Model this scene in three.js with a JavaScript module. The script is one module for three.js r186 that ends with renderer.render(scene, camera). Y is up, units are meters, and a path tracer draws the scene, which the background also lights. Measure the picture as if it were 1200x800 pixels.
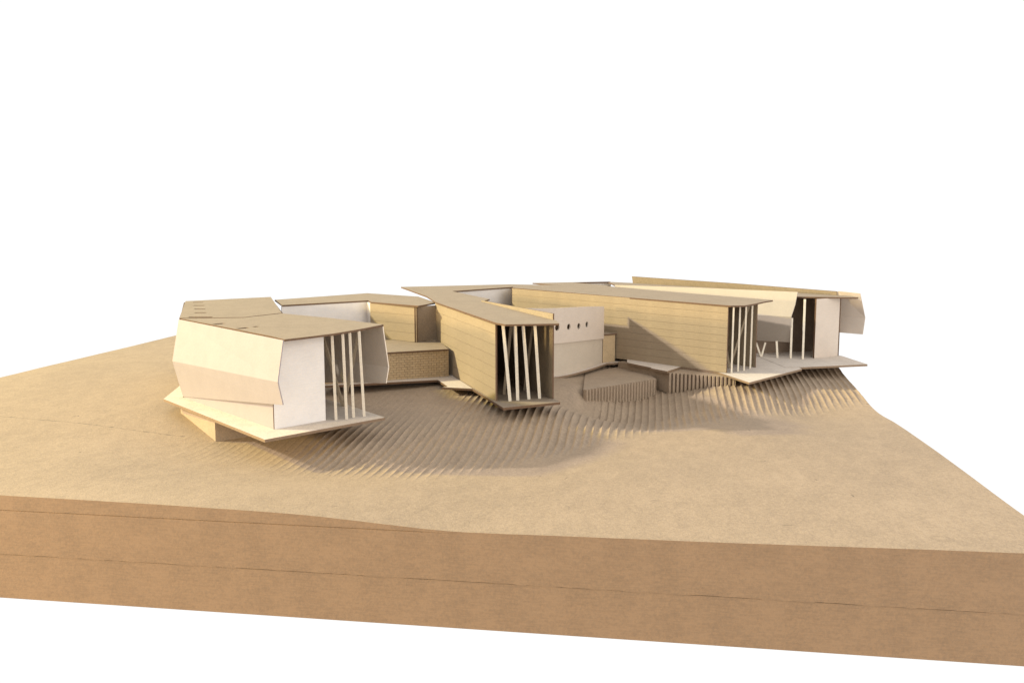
import * as THREE from 'three';
import { mergeGeometries, toCreasedNormals } from 'three/addons/utils/BufferGeometryUtils.js';
import { RectAreaLightUniformsLib } from 'three/addons/lights/RectAreaLightUniformsLib.js';
import { Brush, Evaluator, SUBTRACTION } from 'three-bvh-csg';

// ---------------------------------------------------------------- camera, light, exposure
const scene = new THREE.Scene();
const camera = new THREE.PerspectiveCamera(40.82, 1024 / 682, 0.01, 30);
camera.position.set(0, 0.309, 0.6584);
{
  const pitch = THREE.MathUtils.degToRad(7.315), yaw = THREE.MathUtils.degToRad(8.656);
  camera.lookAt(camera.position.clone().add(new THREE.Vector3(-Math.sin(yaw) * Math.cos(pitch), -Math.sin(pitch), -Math.cos(yaw) * Math.cos(pitch))));
}
const renderer = new THREE.WebGLRenderer({ antialias: true });
renderer.toneMapping = THREE.LinearToneMapping;
renderer.toneMappingExposure = 1.5;
renderer.shadowMap.enabled = true;
scene.background = new THREE.Color().setRGB(0.70, 0.70, 0.70);            // plain white studio all round
const sun = new THREE.DirectionalLight(new THREE.Color().setRGB(1, 0.94, 0.87), 2.2);
sun.position.set(-0.893 * 3 - 0.2, 0.440 * 3, 0.093 * 3 - 0.5);
sun.target.position.set(-0.2, 0, -0.5);
sun.castShadow = true; sun.shadow.radius = 3.2;
sun.shadow.mapSize.set(4096, 4096);
Object.assign(sun.shadow.camera, { left: -1.2, right: 1.2, top: 1.2, bottom: -1.2, near: 0.5, far: 6 });
scene.add(sun, sun.target);
RectAreaLightUniformsLib.init();
// large soft window-like light behind the viewer's right shoulder
const softbox = new THREE.RectAreaLight(new THREE.Color().setRGB(1, 0.96, 0.92), 3.1, 2.2, 1.6);
softbox.position.set(2.15, 0.75, 1.45); softbox.lookAt(-0.15, 0.1, -0.45); scene.add(softbox);
// two warm lamps on the left: the key lamp in line with the daylight, a small one off the near corner of the base
function warmLamp(intensity, colour, at, to, radius) {
  const l = new THREE.SpotLight(new THREE.Color().setRGB(...colour), intensity, 0, 1.0, 0.5, 2);
  l.position.set(...at); l.target.position.set(...to); l.castShadow = true; l.shadow.radius = radius; l.shadow.mapSize.set(2048, 2048); scene.add(l, l.target);
}
warmLamp(14.0, [1, 0.86, 0.16], [-2.79, 1.36, -0.34], [-0.3, 0.08, -0.4], 3);
warmLamp(4.2, [1, 0.78, 0.40], [-1.35, 0.36, 0.62], [-0.5, 0.05, -0.15], 3);

// ---------------------------------------------------------------- random, noise
function rng(seed) { let s = seed >>> 0; return () => { s = (s + 0x6D2B79F5) | 0; let t = Math.imul(s ^ (s >>> 15), 1 | s); t = (t + Math.imul(t ^ (t >>> 7), 61 | t)) ^ t; return ((t ^ (t >>> 14)) >>> 0) / 4294967296; }; }
const clamp = (v, a, b) => Math.min(b, Math.max(a, v));
const sstep = (a, b, v) => { const t = clamp((v - a) / (b - a), 0, 1); return t * t * (3 - 2 * t); };
const hash = (x, y, s) => { let h = Math.imul(x, 374761393) ^ Math.imul(y, 668265263) ^ Math.imul(s, 1442695041); h = Math.imul(h ^ (h >>> 13), 1274126177); return ((h ^ (h >>> 16)) >>> 0) / 4294967296; };
function vnoise(x, y, px, py, s) {                                          // tileable value noise, period px, py
  const xi = Math.floor(x), yi = Math.floor(y), fx = x - xi, fy = y - yi, u = fx * fx * (3 - 2 * fx), v = fy * fy * (3 - 2 * fy);
  const m = (a, n) => ((a % n) + n) % n;
  const a = hash(m(xi, px), m(yi, py), s), b = hash(m(xi + 1, px), m(yi, py), s), c = hash(m(xi, px), m(yi + 1, py), s), d = hash(m(xi + 1, px), m(yi + 1, py), s);
  return a + (b - a) * u + (c - a) * v + (a - b - c + d) * u * v - 0.5;
}
function tex(size, fn, srgb, repeatMetres) {
  const data = new Uint8Array(size * size * 4);
  for (let j = 0; j < size; j++) for (let i = 0; i < size; i++) {
    const c = fn(i / size, j / size, i, j), k = (j * size + i) * 4;
    for (let q = 0; q < 3; q++) data[k + q] = clamp(Math.round(255 * (Array.isArray(c) ? c[q] : c)), 0, 255);
    data[k + 3] = 255;
  }
  const t = new THREE.DataTexture(data, size, size);
  t.wrapS = t.wrapT = THREE.RepeatWrapping; t.magFilter = THREE.LinearFilter; t.minFilter = THREE.LinearMipmapLinearFilter; t.generateMipmaps = true;
  if (srgb) t.colorSpace = THREE.SRGBColorSpace;
  if (repeatMetres) t.repeat.set(1 / repeatMetres, 1 / repeatMetres);
  t.needsUpdate = true;
  return t;
}
// ---------------------------------------------------------------- materials
// paper board: fine speckle, short fibres and broad cloudy blotches
function boardMap(seed, fine, cloud, streakX, streakY, size = 512, tile = 0.12) {
  return tex(size, (u, v, i, j) => {
    const g = hash(i, j, seed) - 0.5;
    const s = vnoise(u * 256, v * 256, 256, 256, seed + 1) + 0.6 * vnoise(u * 128, v * 128, 128, 128, seed + 4);
    const f = vnoise(u * (streakX ? 24 : 160), v * (streakX ? 230 : 160), streakX ? 24 : 160, streakX ? 230 : 160, seed + 2);
    const f2 = vnoise(u * (streakY ? 230 : 90), v * (streakY ? 24 : 90), streakY ? 230 : 90, streakY ? 24 : 90, seed + 7);
    const c = vnoise(u * 9, v * 9, 9, 9, seed + 3) + 0.5 * vnoise(u * 22, v * 22, 22, 22, seed + 5);
    const k = 0.955 + fine * (0.5 * g + 0.7 * s + 0.6 * f + 0.5 * f2) + cloud * c;
    return [k, k * (1 - 0.02 * s), k * (1 - 0.05 * s)];
  }, true, tile);
}
const fuzz = tex(512, (u, v, i, j) => 0.5 + 0.35 * (hash(i, j, 71) - 0.5) + 0.5 * vnoise(u * 200, v * 200, 200, 200, 72) + 0.4 * vnoise(u * 90, v * 90, 90, 90, 73), false, 0.12);
const col = (r, g, b) => new THREE.Color().setRGB(r, g, b);
const std = (c, map, rough, bump = 0.00007) => new THREE.MeshStandardMaterial({ color: c, map, roughness: rough, bumpMap: fuzz, bumpScale: bump, side: THREE.DoubleSide });
const mapGrey = boardMap(11, 0.14, 0.05, false, false), mapVeneer = boardMap(23, 0.07, 0.03, true, false), mapWhite = boardMap(37, 0.04, 0.02, true, false), mapCream = boardMap(53, 0.045, 0.02, false, false);
const M = {
  board: std(col(0.29, 0.222, 0.155), mapGrey, 0.85),
  board2: std(col(0.31, 0.24, 0.158), mapGrey, 0.85),
  plate: std(col(0.62, 0.535, 0.45), mapGrey, 0.8),
  veneer: [0, 1, 2].map((i) => std(col(0.325 + 0.006 * (i - 1), 0.245 + 0.005 * (i - 1), 0.156 + 0.003 * (i - 1)), mapVeneer, 0.75)),
  veneerBack: std(col(0.19, 0.13, 0.07), mapVeneer, 0.85),
  white: std(col(0.745, 0.69, 0.635), mapWhite, 0.7),
  creamInLift: std(col(0.84, 0.715, 0.58), mapCream, 0.7),  // cream lightened to make up for light missing inside the open end
  cream2: std(col(0.425, 0.36, 0.295), mapCream, 0.7),  // same cream paper, colour raised for the shaded far panel
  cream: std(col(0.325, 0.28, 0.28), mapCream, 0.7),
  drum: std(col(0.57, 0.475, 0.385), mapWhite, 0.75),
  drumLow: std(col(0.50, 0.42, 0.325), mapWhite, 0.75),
  char: std(col(0.135, 0.075, 0.04), mapGrey, 0.9),                       // laser-burnt card edge
  cut: std(col(0.22, 0.145, 0.088), mapGrey, 0.85),                          // knife-cut card edge
  block: std(col(0.35, 0.26, 0.178), mapGrey, 0.8),
  innerShade: std(col(0.22, 0.155, 0.105), mapGrey, 0.9),  // brown card, darkened to paint in the shade of the interiors
  brick: [0, 1, 2].map((i) => std(col(0.48 + 0.015 * (i - 1), 0.35 + 0.012 * (i - 1), 0.20 + 0.008 * (i - 1)), mapGrey, 0.85)),
  joint: std(col(0.33, 0.23, 0.13), mapGrey, 0.9),
  stick: std(col(0.80, 0.70, 0.55), mapVeneer, 0.6),
  mdf: std(col(0.236, 0.141, 0.071), boardMap(91, 0.10, 0.05, true, false, 512, 0.16), 0.7, 0.0001),
};
M.mdf.map.repeat.set(1 / 0.16, 1 / 0.16);
// ---------------------------------------------------------------- geometry helpers
const V = (x, y, z) => new THREE.Vector3(x, y, z);
const used = {};
function numbered(n) { const k = used[n] = (used[n] ?? -1) + 1; return k ? `${n}_${String(k).padStart(3, '0')}` : n; }
function mesh(name, geo, mat, parent) { const m = new THREE.Mesh(geo, mat); m.name = name; m.castShadow = m.receiveShadow = true; parent.add(m); return m; }
function thing(name, label, category, group) {
  const o = new THREE.Group(); o.name = numbered(name); o.userData = { label, category }; if (group) o.userData.group = group; scene.add(o); return o;
}
// sheet of card through a grid of points: rows (top to bottom) x columns; thickness t goes behind the face
function sheet(rows, t, crease = 0.5) {
  const R = rows.length, C = rows[0].length, pos = [], uv = [], pe = [], ue = [], N = [];
  for (let i = 0; i < R; i++) { N.push([]); for (let j = 0; j < C; j++) {
    const a = rows[Math.min(i + 1, R - 1)][j].clone().sub(rows[Math.max(i - 1, 0)][j]), b = rows[i][Math.min(j + 1, C - 1)].clone().sub(rows[i][Math.max(j - 1, 0)]);
    N[i].push(a.cross(b).normalize());
  } }
  const B = rows.map((r, i) => r.map((p, j) => p.clone().addScaledVector(N[i][j], -t)));
  const su = [], sv = [];
  for (let i = 0; i < R; i++) { su.push([0]); for (let j = 1; j < C; j++) su[i].push(su[i][j - 1] + rows[i][j].distanceTo(rows[i][j - 1])); }
  for (let i = 0; i < R; i++) sv.push(rows[i].map((p, j) => (i ? sv[i - 1][j] + p.distanceTo(rows[i - 1][j]) : 0)));
  const off = rows[0][0].x * 3.1 + rows[0][0].z * 1.7;
  const tri = (P, U, a, b, c, ua, ub, uc) => { for (const p of [a, b, c]) P.push(p.x, p.y, p.z); for (const u of [ua, ub, uc]) U.push(u[0] + off, u[1] + off * 0.7); };
  const quad = (P, U, a, b, c, d, ua, ub, uc, ud) => { tri(P, U, a, b, c, ua, ub, uc); tri(P, U, a, c, d, ua, uc, ud); };
  const w = (i, j) => [su[i][j], -sv[i][j]];
  for (let i = 0; i < R - 1; i++) for (let j = 0; j < C - 1; j++) {
    quad(pos, uv, rows[i][j], rows[i + 1][j], rows[i + 1][j + 1], rows[i][j + 1], w(i, j), w(i + 1, j), w(i + 1, j + 1), w(i, j + 1));
    quad(pos, uv, B[i][j], B[i][j + 1], B[i + 1][j + 1], B[i + 1][j], w(i, j), w(i, j + 1), w(i + 1, j + 1), w(i + 1, j));
  }
  const rim = (a, b, c, d) => { const l = a.distanceTo(b); quad(pe, ue, a, b, c, d, [0, 0], [l, 0], [l, t], [0, t]); };
  for (let j = 0; j < C - 1; j++) { rim(rows[0][j], rows[0][j + 1], B[0][j + 1], B[0][j]); rim(rows[R - 1][j + 1], rows[R - 1][j], B[R - 1][j], B[R - 1][j + 1]); }
  for (let i = 0; i < R - 1; i++) { rim(rows[i + 1][0], rows[i][0], B[i][0], B[i + 1][0]); rim(rows[i][C - 1], rows[i + 1][C - 1], B[i + 1][C - 1], B[i][C - 1]); }
  let g = new THREE.BufferGeometry();
  g.setAttribute('position', new THREE.Float32BufferAttribute([...pos, ...pe], 3));
  g.setAttribute('uv', new THREE.Float32BufferAttribute([...uv, ...ue], 2));
  g.computeVertexNormals();
  if (crease) g = toCreasedNormals(g, crease);
  g.clearGroups(); g.addGroup(0, pos.length / 3, 0); g.addGroup(pos.length / 3, pe.length / 3, 1);
  return g;
}
// upright card wall from plan point p to q (face looks to the right hand of p->q turned to the viewer); y may differ at the ends
const two = (v) => (Array.isArray(v) ? v : [v, v]);
function wallGeo(p, q, y0, y1, t, lift = 0) {
  const [a0, b0] = two(y0), [a1, b1] = two(y1), d = V(q[0] - p[0], 0, q[1] - p[1]).normalize(), n = V(-d.z, 0, d.x);
  const P = (k, y) => V(k[0] + n.x * lift, y, k[1] + n.z * lift);
  return sheet([[P(p, a1), P(q, b1)], [P(p, a0), P(q, b0)]], t, 0);
}
const wall = (name, parent, p, q, y0, y1, mat, t = 0.0016, edge = M.char) => mesh(name, wallGeo(p, q, y0, y1, t), [mat, edge], parent);
// flat plate from a plan outline, top at y, thickness t, with optional holes
function plateGeo(poly, y, t, holes = []) {
  const s = new THREE.Shape(poly.map(([x, z]) => new THREE.Vector2(x, -z)));
  for (const h of holes) s.holes.push(new THREE.Path(h.map(([x, z]) => new THREE.Vector2(x, -z))));
  const g = new THREE.ExtrudeGeometry(s, { depth: t, bevelEnabled: false });
  g.rotateX(-Math.PI / 2); g.translate(0, y - t, 0);
  return g;
}
const plate = (name, parent, poly, y, t, face, edge = M.char, holes) => mesh(name, plateGeo(poly, y, t, holes), [face, edge], parent);
// square stick between two points
function stickGeo(a, b, w, d = w) {
  const L = a.distanceTo(b), g = new THREE.BoxGeometry(w, L, d), u = b.clone().sub(a).normalize();
  const uvs = g.attributes.uv; for (let i = 0; i < uvs.count; i++) uvs.setXY(i, uvs.getX(i) * w + a.x * 7, uvs.getY(i) * L + a.z);
  g.applyQuaternion(new THREE.Quaternion().setFromUnitVectors(V(0, 1, 0), u));
  g.translate((a.x + b.x) / 2, (a.y + b.y) / 2, (a.z + b.z) / 2);
  return g;
}
const stick = (name, parent, a, b, mat = M.stick, w = 0.0032, d = w) => mesh(name, stickGeo(a, b, w, d), mat, parent);
// wall clad with horizontal planks: backing sheet plus one mesh a plank
function plankWall(parent, p, q, y0, y1, n, t = 0.0016) {
  const back = mesh('plank_wall', wallGeo(p, q, y0, y1, t), [M.veneerBack, M.char], parent);
  const [a0, b0] = two(y0), [a1, b1] = two(y1), r = rng(n * 77 + 5);
  const gap = 0.00026;
  for (let i = 0; i < n; i++) {
    const f0 = i / n, f1 = (i + 1) / n;
    const lo = [a0 + (a1 - a0) * f0 + gap / 2, b0 + (b1 - b0) * f0 + gap / 2], hi = [a0 + (a1 - a0) * f1 - gap / 2, b0 + (b1 - b0) * f1 - gap / 2];
    mesh('plank', wallGeo(p, q, lo, hi, 0.0008, 0.0008 + 0.00008 * r()), [M.veneer[Math.floor(r() * 3)], M.cut], back);
  }
  return back;
}
const lerp2 = (p, q, f) => [p[0] + (q[0] - p[0]) * f, p[1] + (q[1] - p[1]) * f];
const F = 0.095, RT = 0.193, TP = 0.003, TR = 0.0022, WT = RT - TR;        // floor top, roof top, plate and roof thickness, wall top

// ---------------------------------------------------------------- terrain block
const X0 = -0.945, X1 = 0.295, Z0 = -1.25, Z1 = 0;
const ctl = [
  [-0.96, 0, .0895], [-0.7, 0, .089], [-0.525, 0, .0883], [-0.375, 0, .0868], [-0.26, 0, .0839], [-0.153, 0, .0775], [-0.06, 0, .0778], [0.026, 0, .0787], [0.15, 0, .081], [0.295, 0, .083],
  [-0.945, -.25, .0865], [-0.945, -.55, .085], [-0.945, -.9, .0855], [-0.945, -1.25, .087], [-0.6, -1.25, .088], [-0.2, -1.25, .088],
  [0.295, -.1, .08], [0.295, -.31, .076], [0.295, -.5, .0695], [0.295, -.66, .0695], [0.295, -.84, .084], [0.295, -1.0, .088], [0.295, -1.25, .09],
  [-0.7, -.25, .0785], [-0.7, -.5, .0805], [-0.585, -.37, .0755], [-0.49, -.27, .0680], [-0.42, -.24, .0645], [-0.5, -.15, .0765], [-0.38, -.12, .0735], [-0.25, -.1, .0735], [-0.1, -.1, .073], [0.1, -.1, .0765],
  [-0.32, -.205, .0635], [-0.17, -.235, .0635], [-0.02, -.25, .068], [0.15, -.27, .0725], [-0.09, -.36, .062], [-0.03, -.42, .063], [0.1, -.46, .0685], [0.2, -.45, .0665],
  [-0.085, -.552, .0555], [0.011, -.668, .0545], [0.06, -.625, .064], [0.122, -.635, .079], [0.085, -.655, .075], [0.14, -.615, .076], [0.2, -.59, .059], [0.185, -.690, .0775], [0.23, -.755, .0785], [0.15, -.75, .086], [0.285, -.80, .079], [0.29, -.9, .0865],
  [-0.3, -.31, .071], [-0.31, -.4, .0765], [-0.35, -.53, .083], [-0.25, -.5, .0835], [-0.21, -.42, .081], [-0.17, -.395, .078], [-0.11, -.437, .0785], [-0.18, -.50, .086], [-0.36, -.30, .073], [-0.12, -.51, .077], [-0.13, -.58, .0805], [-0.105, -.64, .0812], [-0.100, -.615, .0825], [-0.102, -.588, .0775], [-0.106, -.55, .0655], [-0.078, -.572, .0545], [-0.04, -.612, .0540], [-0.1, -.68, .081], [-0.04, -.67, .0605], [-0.4, -.7, .087], [-0.1, -.9, .088], [0.1, -1.0, .088], [-0.6, -.75, .088],
];
const tps = (() => {                                                        // thin-plate spline through the heights
  const n = ctl.length, m = n + 3, A = [], U = (r2) => (r2 < 1e-12 ? 0 : r2 * Math.log(r2));
  for (let i = 0; i < n; i++) { const r = new Float64Array(m + 1); for (let j = 0; j < n; j++) r[j] = U((ctl[i][0] - ctl[j][0]) ** 2 + (ctl[i][1] - ctl[j][1]) ** 2) + (i === j ? 0.0003 : 0); r[n] = 1; r[n + 1] = ctl[i][0]; r[n + 2] = ctl[i][1]; r[m] = ctl[i][2]; A.push(r); }
  for (let k = 0; k < 3; k++) { const r = new Float64Array(m + 1); for (let j = 0; j < n; j++) r[j] = k ? ctl[j][k - 1] : 1; A.push(r); }
  for (let i = 0; i < m; i++) {
    let p = i; for (let k = i; k < m; k++) if (Math.abs(A[k][i]) > Math.abs(A[p][i])) p = k;
    [A[i], A[p]] = [A[p], A[i]];
    for (let k = i + 1; k < m; k++) { const f = A[k][i] / A[i][i]; if (f) for (let c = i; c <= m; c++) A[k][c] -= f * A[i][c]; }
  }
  const w = new Float64Array(m);
  for (let i = m - 1; i >= 0; i--) { let s = A[i][m]; for (let c = i + 1; c < m; c++) s -= A[i][c] * w[c]; w[i] = s / A[i][i]; }
  return (x, z) => { let s = w[n] + w[n + 1] * x + w[n + 2] * z; for (let j = 0; j < n; j++) s += w[j] * U((x - ctl[j][0]) ** 2 + (z - ctl[j][1]) ** 2); return s; };
})();
const nz = (x, z, f, s) => vnoise(x * f + 500, z * f + 500, 4096, 4096, s);
const FRONT = [[-0.6, -0.19], [-0.34, -0.185], [-0.22, -0.195], [-0.17, -0.225], [-0.1, -0.31], [-0.03, -0.40], [0.1, -0.50], [0.2, -0.585], [0.3, -0.64]];
const along = (L, x) => { for (let k = 0; k < L.length - 1; k++) if (x < L[k + 1][0]) return L[k][1] + (L[k + 1][1] - L[k][1]) * clamp((x - L[k][0]) / (L[k + 1][0] - L[k][0]), 0, 1); return L[L.length - 1][1]; };
function ridgeMask(x, z) {                                                  // where the router left deep passes
  const front = along(FRONT, x);
  let m = sstep(front + 0.03, front - 0.05, z + 0.02 * nz(x, z, 12, 3));
  m *= 0.12 + 0.88 * sstep(-0.40, -0.31, x);
  m *= 1 - 0.85 * sstep(-0.33, -0.40, z) * sstep(-0.22, -0.26, x);
  m *= sstep(-0.56, -0.42, x);
  m *= 1 - sstep(-0.82, -0.9, z);
  m *= 1 - sstep(-0.47, -0.52, z) * sstep(-0.165, -0.15, x) * sstep(-0.06, -0.085, x);
  return m;
}
const PITCH = 0.0092;
const CUTS = [[[-0.088, -0.592], [0.006, -0.696], [-0.004, -0.735], [-0.05, -0.795], [-0.092, -0.70]], [[0.024, -0.697], [0.112, -0.670], [0.10, -0.69], [-0.03, -0.81], [-0.045, -0.785]]];
const inside = (P, x, z) => { let c = false; for (let i = 0, j = P.length - 1; i < P.length; j = i++) if ((P[i][1] > z) !== (P[j][1] > z) && x < (P[j][0] - P[i][0]) * (z - P[i][1]) / (P[j][1] - P[i][1]) + P[i][0]) c = !c; return c; };
function surfaceY(x, z) {
  let y = tps(x, z);
  if (x > -0.1 && x < 0.13 && z < -0.58 && z > -0.82 && CUTS.some((P) => inside(P, x, z))) return Math.min(y, 0.05);
  const m = ridgeMask(x, z);
  const u = x / PITCH + 0.03 * nz(x, z, 18, 9) + 0.03 * nz(x, z, 120, 10), k = (u - Math.floor(u)) * 2 - 1;
  const cusp = Math.abs(k * k * k);                                                       // round trough, sharp crest
  y += m * (0.0023 * cusp - 0.0008) * (1 + 0.5 * nz(x, z, 60, 11));
  y += (0.00012 + 0.0003 * m) * nz(x, z, 260, 12) + 0.0004 * nz(x, z, 14, 13);
  return y;
}
const terrain = new THREE.Group(); terrain.name = 'terrain'; terrain.userData = { kind: 'structure' }; scene.add(terrain);
{
  const NX = 1900, NZ = 330, pos = new Float32Array((NX + 1) * (NZ + 1) * 3), uv = new Float32Array((NX + 1) * (NZ + 1) * 2), idx = [];
  const zAt = (j) => { const f = j / NZ; return Z1 + (Z0 - Z1) * (f < 0.8 ? f * 0.8 / 0.8 * 0.95 : 0.76 + (f - 0.8) * 1.2); };
  const frontY = [];
  for (let j = 0; j <= NZ; j++) for (let i = 0; i <= NX; i++) {
    const x = X0 + (X1 - X0) * i / NX, z = zAt(j), k = j * (NX + 1) + i, y = surfaceY(x, z);
    pos.set([x, y, z], k * 3); uv.set([(x - X0) / (X1 - X0), (z - Z0) / (Z1 - Z0)], k * 2);
    if (j === 0) frontY.push(y);
  }
  for (let j = 0; j < NZ; j++) for (let i = 0; i < NX; i++) { const a = j * (NX + 1) + i, b = a + 1, c = a + NX + 1, d = c + 1; idx.push(a, b, d, a, d, c); }
  const g = new THREE.BufferGeometry(); g.setAttribute('position', new THREE.BufferAttribute(pos, 3)); g.setAttribute('uv', new THREE.BufferAttribute(uv, 2)); g.setIndex(idx); g.computeVertexNormals();
  // milled fibreboard: speckle, fuzz, pencil line and a few stains, laid out over the whole sheet
  const S = 2048, wx = X1 - X0, wz = Z1 - Z0;
  const line = [[-0.94, -0.333], [-0.78, -0.315], [-0.66, -0.31], [-0.58, -0.297], [-0.52, -0.29]];
  const lineZ = (x) => { for (let k = 0; k < line.length - 1; k++) if (x >= line[k][0] && x < line[k + 1][0]) { const f = (x - line[k][0]) / (line[k + 1][0] - line[k][0]); return line[k][1] + (line[k + 1][1] - line[k][1]) * f; } return null; };
  const r = rng(99), nicks = []; for (let k = 0; k < 60; k++) nicks.push([X0 + wx * r(), -0.75 * r(), 0.001 + 0.003 * r(), r() * 3.1]);
  const grid = {}; nicks.forEach((n) => { const key = `${Math.floor(n[0] / 0.02)},${Math.floor(n[1] / 0.02)}`; (grid[key] ??= []).push(n); });
  const map = tex(S, (u, v, i, j) => {
    const x = X0 + u * wx, z = Z0 + v * wz;
    let k = 0.94 + 0.07 * (hash(i, j, 5) - 0.5) + 0.09 * vnoise(u * 1400, v * 900, 1400, 900, 6) + 0.07 * vnoise(u * 500, v * 420, 500, 420, 7) + 0.05 * vnoise(u * 120, v * 60, 120, 60, 8) + 0.05 * vnoise(u * 14, v * 12, 14, 12, 14);
    const lz = lineZ(x); if (lz !== null) { const d = Math.abs(z - lz - 0.002 * vnoise(u * 90, 3, 90, 8, 15)); if (d < 0.0016) k *= 1 - 0.45 * (1 - d / 0.0016) * clamp(0.5 + vnoise(u * 400, 1, 400, 4, 16), 0.2, 1); }
    for (const n of grid[`${Math.floor(x / 0.02)},${Math.floor(z / 0.02)}`] ?? []) { const dx = x - n[0], dz = z - n[1], a = dx * Math.cos(n[3]) + dz * Math.sin(n[3]), b = -dx * Math.sin(n[3]) + dz * Math.cos(n[3]); if (Math.abs(a) < n[2] && Math.abs(b) < 0.0006) k *= 0.72; }
    const ring = Math.hypot(x - 0.213, (z + 0.028) * 1.0); k *= 1 - 0.06 * Math.exp(-(((ring - 0.006) / 0.0025) ** 2));
    return [k, k * 0.995, k * 0.985];
  }, true);
  map.wrapS = map.wrapT = THREE.ClampToEdgeWrapping;
  const bump = fuzz.clone(); bump.repeat.set(wx / 0.13, wz / 0.13); bump.needsUpdate = true;
  const groundMat = new THREE.MeshStandardMaterial({ color: col(0.35, 0.26, 0.178), map, roughness: 0.75, bumpMap: bump, bumpScale: 0.00025, side: THREE.DoubleSide });
  mesh('milled_surface', g, groundMat, terrain);
  // cut faces of the upper board: front, with the glue line of the layer above, then right, left and back
  const seamY = 0.0755, H0 = 0.0381, rowsAt = (y, x) => { const k = clamp((-0.135 - x) / 0.05, 0, 1); return [[y, 0], [Math.min(y, seamY + 0.0005 * k), 0], [Math.min(y, seamY), y > seamY ? -0.0006 * k : 0], [Math.min(y, seamY - 0.0005 * k), 0], [H0 + 0.0005 * nz(x, 0, 45, 41) + 0.0004 * nz(x, 3, 160, 42), 0]]; };
  const side = (pts) => { const P = [], U = [], I = []; let s = 0;
    pts.forEach(([x, y, z, nx, nz2], i) => { if (i) s += Math.hypot(x - pts[i - 1][0], z - pts[i - 1][2]); rowsAt(y, x).forEach(([yy, inn]) => { P.push(x + nx * inn, yy, z + nz2 * inn); U.push(s, yy); }); });
    for (let i = 0; i < pts.length - 1; i++) for (let q = 0; q < 4; q++) { const a = i * 5 + q, b = a + 1, c = a + 5, d = c + 1; I.push(a, b, d, a, d, c); }
    const g2 = new THREE.BufferGeometry(); g2.setAttribute('position', new THREE.Float32BufferAttribute(P, 3)); g2.setAttribute('uv', new THREE.Float32BufferAttribute(U, 2)); g2.setIndex(I);
    const ng = toCreasedNormals(g2, 0.3); return ng; };
  const run = (n, f) => Array.from({ length: n + 1 }, (_, i) => f(i / n, i));
  const front = side(run(NX, (f, i) => [X0 + (X1 - X0) * f, frontY[i], Z1, 0, 1]));
  const right = side(run(NZ, (f, i) => { const z = zAt(i); return [X1, surfaceY(X1, z), z, 1, 0]; }));
  const left = side(run(NZ, (f, i) => { const z = zAt(NZ - i); return [X0, surfaceY(X0, z), z, -1, 0]; }));
  const back = side(run(200, (f) => { const x = X1 + (X0 - X1) * f; return [x, surfaceY(x, Z0), Z0, 0, -1]; }));
  mesh('board', mergeGeometries([front, right, left, back]), M.mdf, terrain);
  const bg = new THREE.BoxGeometry(X1 - X0 - 0.0006, 0.0378, Z1 - Z0 - 0.0006); bg.translate((X0 + X1) / 2, 0.0189, (Z0 + Z1) / 2);
  { const u = bg.attributes.uv, p = bg.attributes.position, n = bg.attributes.normal; for (let i = 0; i < u.count; i++) u.setXY(i, Math.abs(n.getX(i)) > 0.5 ? p.getZ(i) : p.getX(i) + 0.37, Math.abs(n.getY(i)) > 0.5 ? p.getZ(i) : p.getY(i)); }
  mesh('board', bg, M.mdf, terrain);
  const gl = new THREE.BoxGeometry(X1 - X0 - 0.0016, 0.0014, Z1 - Z0 - 0.0016); gl.translate((X0 + X1) / 2, 0.0378, (Z0 + Z1) / 2);
  mesh('glue_line', gl, M.cut, terrain);
  // terraces with upright fluted faces left by the router
  const flute = (a, b, pitch, depth) => { const L = Math.hypot(b[0] - a[0], b[1] - a[1]), n = Math.round(L / pitch), d = [(b[0] - a[0]) / L, (b[1] - a[1]) / L], out = [];
    for (let i = 0; i < n; i++) for (let q = 0; q < 8; q++) { const s = (i + q / 8) * L / n, k = (q / 8) * 2 - 1, off = -depth * Math.pow(Math.abs(k), 2.5); out.push([a[0] + d[0] * s - d[1] * off, a[1] + d[1] * s + d[0] * off]); }
    out.push(b); return out; };
  const tMat = new THREE.MeshStandardMaterial({ color: col(0.35, 0.26, 0.178), map: mapGrey, roughness: 0.75, bumpMap: fuzz, bumpScale: 0.0003, side: THREE.DoubleSide });
  const terr = [...flute([-0.086, -0.584], [0.010, -0.690], 0.0060, 0.0058), [0.0, -0.735], [-0.05, -0.80], [-0.098, -0.73]];
  mesh('milled_terrace', plateGeo(terr, 0.0822, 0.04), tMat, terrain);
  const terr2 = [...flute([0.026, -0.689], [0.121, -0.660], 0.0058, 0.0050), [0.11, -0.69], [-0.03, -0.82], [-0.05, -0.79]];
  mesh('milled_terrace', plateGeo(terr2, 0.0918, 0.05), tMat, terrain);
}

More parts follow.
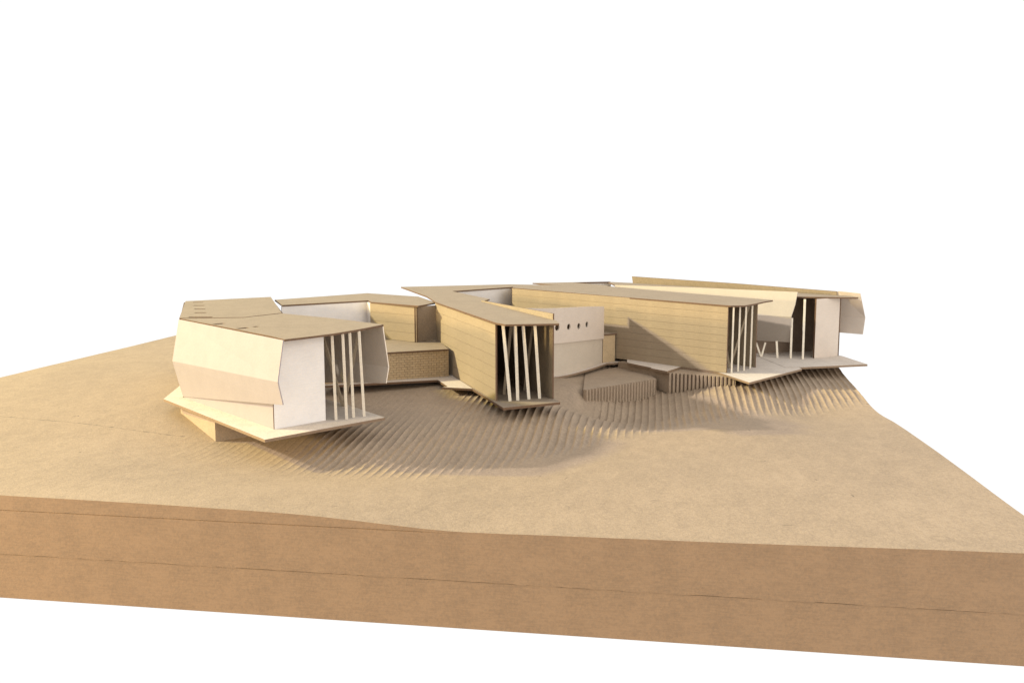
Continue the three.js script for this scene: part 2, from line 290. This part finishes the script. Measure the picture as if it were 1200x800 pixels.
// ---------------------------------------------------------------- pavilion with white end wall
{
  const A = thing('card_pavilion', 'card pavilion with a cream folded side panel, white end wall and slotted roof', 'model building');
  plate('floor_plate', A, [[-.592, -.376], [-.3795, -.191], [-.2909, -.3115], [-.36, -.378], [-.44, -.44], [-.56, -.62], [-.66, -.60]], F, TP, M.plate, M.cut);
  const pl = plateGeo([[-.575, -.385], [-.4785, -.2825], [-.435, -.315], [-.40, -.39], [-.53, -.55], [-.62, -.56]], F - TP, 0.05);
  mesh('plinth', pl, M.block, A);
  wall('wall', A, [-.5705, -.3865], [-.3895, -.2365], F, WT, M.cream, 0.002);
  wall('end_wall', A, [-.3885, -.2365], [-.351, -.2875], F, WT, M.white, 0.002);
  // folded side panels: top edge, fold, bottom edge lifting towards the open end
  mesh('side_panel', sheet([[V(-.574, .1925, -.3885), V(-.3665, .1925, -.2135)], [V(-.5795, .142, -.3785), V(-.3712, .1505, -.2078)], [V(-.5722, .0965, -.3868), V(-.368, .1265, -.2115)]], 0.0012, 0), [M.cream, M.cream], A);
  mesh('side_panel', sheet([[V(-.4780, .1905, -.4860), V(-.3072, .1905, -.3660)], [V(-.4735, .140, -.4915), V(-.3026, .1422, -.3713)], [V(-.4765, .100, -.4880), V(-.3051, .1234, -.3683)]], -0.0012, 0), [M.creamInLift, M.creamInLift], A);
  wall('wall', A, [-.700, -.636], [-.574, -.390], F, WT, M.cream);
  wall('partition', A, [-.545, -.372], [-.474, -.480], F, WT, M.board2);
  wall('wall', A, [-.477, -.482], [-.600, -.728], F, WT, M.board2);
  const rect = (cx, cz, l, d, a) => { const c = Math.cos(a), s = Math.sin(a); return [[-l, -d], [l, -d], [l, d], [-l, d]].map(([u, v]) => [cx + u * c / 2 - v * s / 2, cz + u * s / 2 + v * c / 2]); };
  const h1 = []; for (let i = 0; i < 4; i++) { const f = i / 3; h1.push(rect(-.664 + (.0805) * f, -.612 + .150 * f, .015, .007, -0.15)); }
  h1.push(rect(-.556, -.409, .03, .008, -0.12));
  plate('roof_panel', A, [[-.694, -.630], [-.5765, -.3945], [-.502, -.4165], [-.4775, -.4765], [-.600, -.726]], RT + 0.0004, TR, M.board, M.char, h1);
  const h2 = [rect(-.499, -.343, .015, .007, -1.15), rect(-.452, -.305, .015, .007, -1.15), rect(-.444, -.322, .007, .006, -1.15)];
  plate('roof_panel', A, [[-.573, -.3925], [-.3905, -.2405], [-.366, -.2165], [-.3525, -.238], [-.334, -.272], [-.3195, -.315], [-.307, -.366], [-.392, -.4265], [-.4765, -.4745], [-.5015, -.4145]], RT, TR, M.board, M.char, h2);
  for (const [x, z, tx, tz] of [[-.3405, -.2915, -.3425, -.2905], [-.3305, -.2975, -.3325, -.2965], [-.3255, -.3065, -.3275, -.3055], [-.3155, -.3135, -.3205, -.3165]]) stick('column', A, V(x, F, z), V(tx, WT, tz), M.stick, 0.0024);
  const vb = [-.357, -.365];
  stick('strut', A, V(vb[0], F, vb[1]), V(-.338, WT, -.375), M.board2, 0.003); stick('strut', A, V(vb[0] - .001, F, vb[1]), V(-.378, WT, -.350), M.board2, 0.003);
  stick('strut', A, V(-.40, F, -.385), V(-.372, WT, -.335), M.board2, 0.003);
}
// ---------------------------------------------------------------- link with brick base
{
  const L = thing('link_building', 'low link block with a brick front between two pavilions, plank wall above it', 'model building');
  const LR = 0.1895;
  plate('floor_plate', L, [[-.44, -.489], [-.351, -.533], [-.2895, -.5625], [-.264, -.512], [-.271, -.508], [-.2285, -.5025], [-.273, -.592], [-.282, -.61], [-.44, -.61]], F, TP, M.plate, M.char);
  const p = [-.44, -.4985], q = [-.2815, -.5955], bw = mesh('brick_wall', wallGeo(p, q, F, .1318, 0.0016), [M.joint, M.char], L);
  const len = Math.hypot(q[0] - p[0], q[1] - p[1]), bl = 0.0078, bh = (.1318 - F) / 11, r = rng(4);
  for (let row = 0; row < 11; row++) for (let x = row % 2 ? -bl / 2 : 0; x < len; x += bl) {
    const a = Math.max(0, x) + 0.0002, b = Math.min(len, x + bl) - 0.0003; if (b - a < 0.001 || b < len * 0.42) continue;
    mesh('brick', wallGeo(lerp2(p, q, a / len), lerp2(p, q, b / len), F + row * bh + 0.0002, F + (row + 1) * bh - 0.0003, 0.0005, 0.0005 + 0.0001 * r()), [M.brick[Math.floor(r() * 3)], M.joint], bw);
  }
  plate('box_roof', L, [[-.44, -.494], [-.2805, -.5925], [-.3175, -.684], [-.345, -.667], [-.44, -.715]], .1342, TR, M.board, M.char);
  plankWall(L, [-.4285, -.7035], [-.3425, -.655], .1345, LR - TR, 4);
  wall('wall', L, [-.4425, -.7285], [-.4275, -.7030], F, LR - TR, M.white, 0.0016);
  wall('wall', L, [-.3445, -.6545], [-.3440, -.664], .1345, LR - TR, M.board2, 0.0016);
  wall('wall', L, [-.3455, -.662], [-.3195, -.683], .1345, LR - TR, M.board, 0.0016);
  wall('courtyard_wall', L, [-.5415, -.629], [-.4415, -.727], F, LR - TR, M.white, 0.0016);
  plate('roof_panel', L, [[-.590, -.718], [-.488, -.876], [-.381, -.815], [-.3255, -.705], [-.3385, -.648], [-.4265, -.7015], [-.4395, -.7285], [-.5405, -.6285]], LR, TR, M.board, M.char);
}
// ---------------------------------------------------------------- middle pavilion
const colB = [];
{
  const B = thing('card_pavilion', 'narrow card pavilion with leaning square columns across its open end and plank side wall', 'model building');
  plate('floor_plate', B, [[-.169, -.3845], [-.1065, -.4295], [-.118, -.455], [-.24, -.68], [-.315, -.68], [-.2275, -.500]], F, TP, M.board, M.char);
  plankWall(B, [-.3215, -.688], [-.1845, -.4245], F, WT, 7);
  mesh('side_wall', wallGeo([-.1165, -.4485], [-.2515, -.697], F, [.2005, .1945], 0.0018), [M.board2, M.char], B);
  wall('partition', B, [-.30, -.655], [-.235, -.672], F, WT, M.innerShade);
  wall('courtyard_wall', B, [-.3435, -.899], [-.2545, -1.020], F, WT, M.white);
  wall('wall', B, [-.250, -.735], [-.3425, -.898], F, WT, M.board2);
  plate('roof_panel', B, [[-.167, -.388], [-.106, -.406], [-.1125, -.438], [-.1185, -.4505], [-.2525, -.697], [-.248, -.74], [-.342, -.897], [-.2530, -1.0205], [-.2480, -.9640], [-.135, -1.075], [-.27, -1.092], [-.459, -.989], [-.358, -.78], [-.3175, -.673], [-.181, -.404]], RT, TR, M.board, M.char);
  for (const [x, z, tx, tz] of [[-.1675, -.4265, -.1755, -.4215], [-.159, -.433, -.162, -.4315], [-.1465, -.4425, -.1535, -.438], [-.134, -.449, -.140, -.446]]) stick('column', B, V(x, F, z), V(tx, WT, tz), M.stick, 0.0034, 0.0030);
  for (const [x, z, tx, tz] of [[-.182, -.47, -.172, -.47], [-.165, -.48, -.172, -.48], [-.160, -.50, -.148, -.50], [-.140, -.50, -.148, -.50]]) stick('strut', B, V(x, F, z), V(tx, WT, tz), M.board2, 0.0032);
}
// ---------------------------------------------------------------- curved hall with round holes
{
  const H = thing('curved_hall', 'curved pale wall of a low hall pierced by round holes, beside the leaning columns', 'model building');
  const crv = new THREE.CatmullRomCurve3([[-.236, -.655], [-.20, -.628], [-.168, -.632], [-.137, -.652], [-.104, -.712], [-.0745, -.790]].map(([x, z]) => V(x, 0, z)));
  const pts = crv.getSpacedPoints(56);
  const ring = (y, out) => pts.map((p, i) => { const a = pts[Math.max(0, i - 1)], b = pts[Math.min(56, i + 1)], d = b.clone().sub(a).normalize(); return V(p.x - d.z * out, typeof y === 'function' ? y(i / 56) : y, p.z + d.x * out); });
  const top = (f) => 0.1905 - 0.0110 * f * f, fold = (f) => 0.1390 - 0.0108 * f * f;
  const up = new Brush(sheet([ring(top, 0.0014), ring((f) => (top(f) + fold(f)) / 2, 0.0016), ring(fold, 0.0016)], 0.0022, 0.4)); up.updateMatrixWorld();
  const ev = new Evaluator(); ev.useGroups = false; let res = up;
  for (const [x, y, z] of [[-.1346, .1601, -.6545], [-.1204, .1589, -.6775], [-.1089, .1572, -.7046], [-.0982, .1572, -.728]]) {
    let bi = 0; pts.forEach((p, i) => { if (Math.hypot(p.x - x, p.z - z) < Math.hypot(pts[bi].x - x, pts[bi].z - z)) bi = i; });
    const d = pts[Math.min(56, bi + 1)].clone().sub(pts[bi - 1]).normalize(), n = V(-d.z, 0, d.x);
    const cyl = new THREE.CylinderGeometry(0.0045, 0.0045, 0.02, 24); cyl.applyQuaternion(new THREE.Quaternion().setFromUnitVectors(V(0, 1, 0), n)); cyl.translate(x, y, z);
    const bc = new Brush(cyl); bc.updateMatrixWorld(); res = ev.evaluate(res, bc, SUBTRACTION); res.updateMatrixWorld();
  }
  res.geometry.clearGroups();
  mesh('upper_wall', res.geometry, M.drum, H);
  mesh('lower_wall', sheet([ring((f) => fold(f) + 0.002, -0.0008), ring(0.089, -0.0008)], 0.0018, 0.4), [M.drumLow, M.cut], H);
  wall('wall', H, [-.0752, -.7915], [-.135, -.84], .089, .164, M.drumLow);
  mesh('added_dark_lining', sheet([ring(0.163, -0.007), ring(0.09, -0.007)], 0.001, 0.4), [M.innerShade, M.innerShade], H);  // added dark sheet behind the holes, keeps them from looking bright
  const lid = ring(0, -0.003).filter((_, i) => i % 4 === 0).map((p) => [p.x, p.z]);
  plate('added_ceiling', H, [...lid, [-.137, -.838], [-.24, -.70]], .166, TR, M.board, M.char);  // added lid, shuts out light from above so the hall stays dark
  const edge = ring(0, 0.008).filter((_, i) => i % 4 === 0 && i > 12).map((p) => [p.x, p.z]);
  plate('floor_plate', H, [...edge, [-.050, -.795], [-.046, -.810], [-.1, -.84], [-.2, -.70]], .0895, TP, M.plate, M.cut);
}
// ---------------------------------------------------------------- small link behind the curved hall
{
  const K = thing('link_box', 'small brown link box in the shaded gap beside the curved hall', 'model building');
  wall('wall', K, [-.0745, -.790], [-.0560, -.808], .0895, .1328, M.brick[0], 0.0016);
  wall('wall', K, [-.0562, -.809], [-.075, -.828], .0895, .1328, M.board2, 0.0016);
  plate('roof_panel', K, [[-.077, -.786], [-.0535, -.8085], [-.075, -.8270], [-.13, -.83]], .135, TR, M.board, M.char);
}
// ---------------------------------------------------------------- long pavilion with plank wall
{
  const D = thing('card_pavilion', 'long card pavilion with a wide plank side wall and upright columns at its open end', 'model building');
  plate('floor_plate', D, [[-.036, -.790], [-.035, -.762], [.003, -.717], [.001, -.712], [.025, -.686], [.046, -.7315], [.098, -.690], [.134, -.606], [.2237, -.739], [.221, -.7545], [.19, -.86], [-.05, -1.0]], F, TP, M.plate, M.cut);
  plankWall(D, [-.2465, -.965], [.1095, -.6815], [.0925, .0955], [.1940, .1925], 9);
  wall('side_wall', D, [.1575, -.7435], [-.09, -.965], F, WT, M.board2, 0.002);
  wall('partition', D, [.03, -.755], [.085, -.802], F, WT, M.innerShade);
  wall('wall', D, [-.2520, -1.0200], [-.2472, -.9640], F, WT, M.board2);
  const fr = [[.112, -.677], [.1335, -.690], [.152, -.720], [.169, -.752], [.1835, -.779]];
  const rows = [fr.map(([x, z], i) => V(x, RT + 0.0002 + [0, -.0006, 0, .0006, 0.0004][i], z)), fr.map(([x, z], i) => { const k = i / 4; return V(-.0685 + .10 * k, RT + 0.0008, -.8225 - 0.108 * k); }), fr.map((_, i) => { const k = i / 4; return V(-.2465 + .12 * k, RT + 0.0022, -.9650 - 0.12 * k); })];
  mesh('roof_panel', sheet(rows, -TR, 0.4), [M.board, M.char], D);
  for (const [x, z] of [[.1170, -.6855], [.1275, -.7005], [.137, -.7105], [.1480, -.731]]) stick('column', D, V(x, F, z), V(x + .0003, WT, z), M.stick, 0.0024);
  stick('strut', D, V(.118, F, -.73), V(.10, WT, -.74), M.board2, 0.003); stick('strut', D, V(.118, F, -.73), V(.146, WT, -.745), M.board2, 0.003);
  stick('strut', D, V(.095, F, -.715), V(.08, .14, -.72), M.board2, 0.003);
}
// ---------------------------------------------------------------- pavilion at the board's edge
{
  const E = thing('card_pavilion', 'card pavilion overhanging the edge of the base, with raised parapet and dark open interior', 'model building');
  plate('floor_plate', E, [[.2010, -.7480], [.2260, -.7525], [.33, -.798], [.31, -.885], [.28, -.93], [-.02, -1.17], [-.22, -1.14], [-.04, -1.01], [.175, -.855]], F + 0.0003, TP, M.plate, M.cut);
  // left folded panel: top edge, curve, fold, bottom edge
  mesh('side_panel', sheet([[V(-.068, .1945, -1.078), V(.08, .1985, -.97), V(.2311, .2009, -.8568)], [V(-.07, .172, -1.072), V(.078, .177, -.966), V(.2272, .1807, -.8517)], [V(-.075, .150, -1.064), V(.072, .157, -.958), V(.2205, .1624, -.8424)], [V(-.072, .104, -1.068), V(.075, .1125, -.962), V(.2235, .1209, -.8469)]], 0.0012, 0.45), [M.cream2, M.cream2], E);
  // right folded panel, standing above the roof as a parapet
  mesh('side_panel', sheet([[V(-.038, .2055, -1.178), V(.15, .2025, -1.036), V(.3015, .1990, -.9085)], [V(-.03, .155, -1.19), V(.158, .156, -1.048), V(.308, .1570, -.918)], [V(-.034, .110, -1.184), V(.155, .122, -1.042), V(.305, .1305, -.913)]], -0.0014, 0), [M.board2, M.char], E);
  mesh('side_panel', sheet([[V(.2900, .1900, -.9200), V(.3040, .1995, -.9085), V(.3335, .1978, -.8850)], [V(.2960, .1570, -.9300), V(.3100, .1570, -.9190), V(.3460, .1573, -.8990)], [V(.2930, .1305, -.9250), V(.3070, .1305, -.9140), V(.3425, .1300, -.8945)]], -0.0012, 0), [M.drum, M.drum], E);
  wall('end_wall', E, [.2600, -.8505], [.3025, -.8855], F, .1905, M.drum, 0.003);
  wall('partition', E, [.285, -.945], [.3030, -.8865], F, .1905, M.innerShade, 0.0016);
  wall('partition', E, [.175, -.895], [.285, -.945], F, .1905, M.innerShade, 0.0016);
  wall('partition', E, [.04, -1.0], [.135, -1.085], F, .1905, M.innerShade, 0.0016);
  plate('roof_panel', E, [[.240, -.8665], [.3265, -.8665], [.3195, -.8935], [.298, -.9105], [-.040, -1.1765], [-.081, -1.2], [-.154, -1.163], [-.086, -1.196], [-.065, -1.080]], RT - 0.0004, TR, M.board, M.char);
  plate('roof_panel', E, [[-.232, -1.135], [-.082, -1.2035], [-.155, -1.161], [-.078, -1.082], [-.085, -1.062], [-.18, -1.075]], RT + 0.0002, TR, M.board, M.char);
  wall('courtyard_wall', E, [-.1545, -1.164], [-.081, -1.2025], F, RT - 0.003, M.white);
  for (const [x, z, y] of [[.2026, -.8490, .122], [.2225, -.8445, .16], [.2405, -.840, .1905]]) stick('column', E, V(x, F, z), V(x - (y < .15 ? .002 : 0), y, z - .002), M.stick, 0.0031);
  stick('strut', E, V(.178, F, -.858), V(.171, .1160, -.872), M.stick, 0.0026); stick('strut', E, V(.1785, F, -.858), V(.1850, .1170, -.866), M.stick, 0.0026);
}
renderer.render(scene, camera);
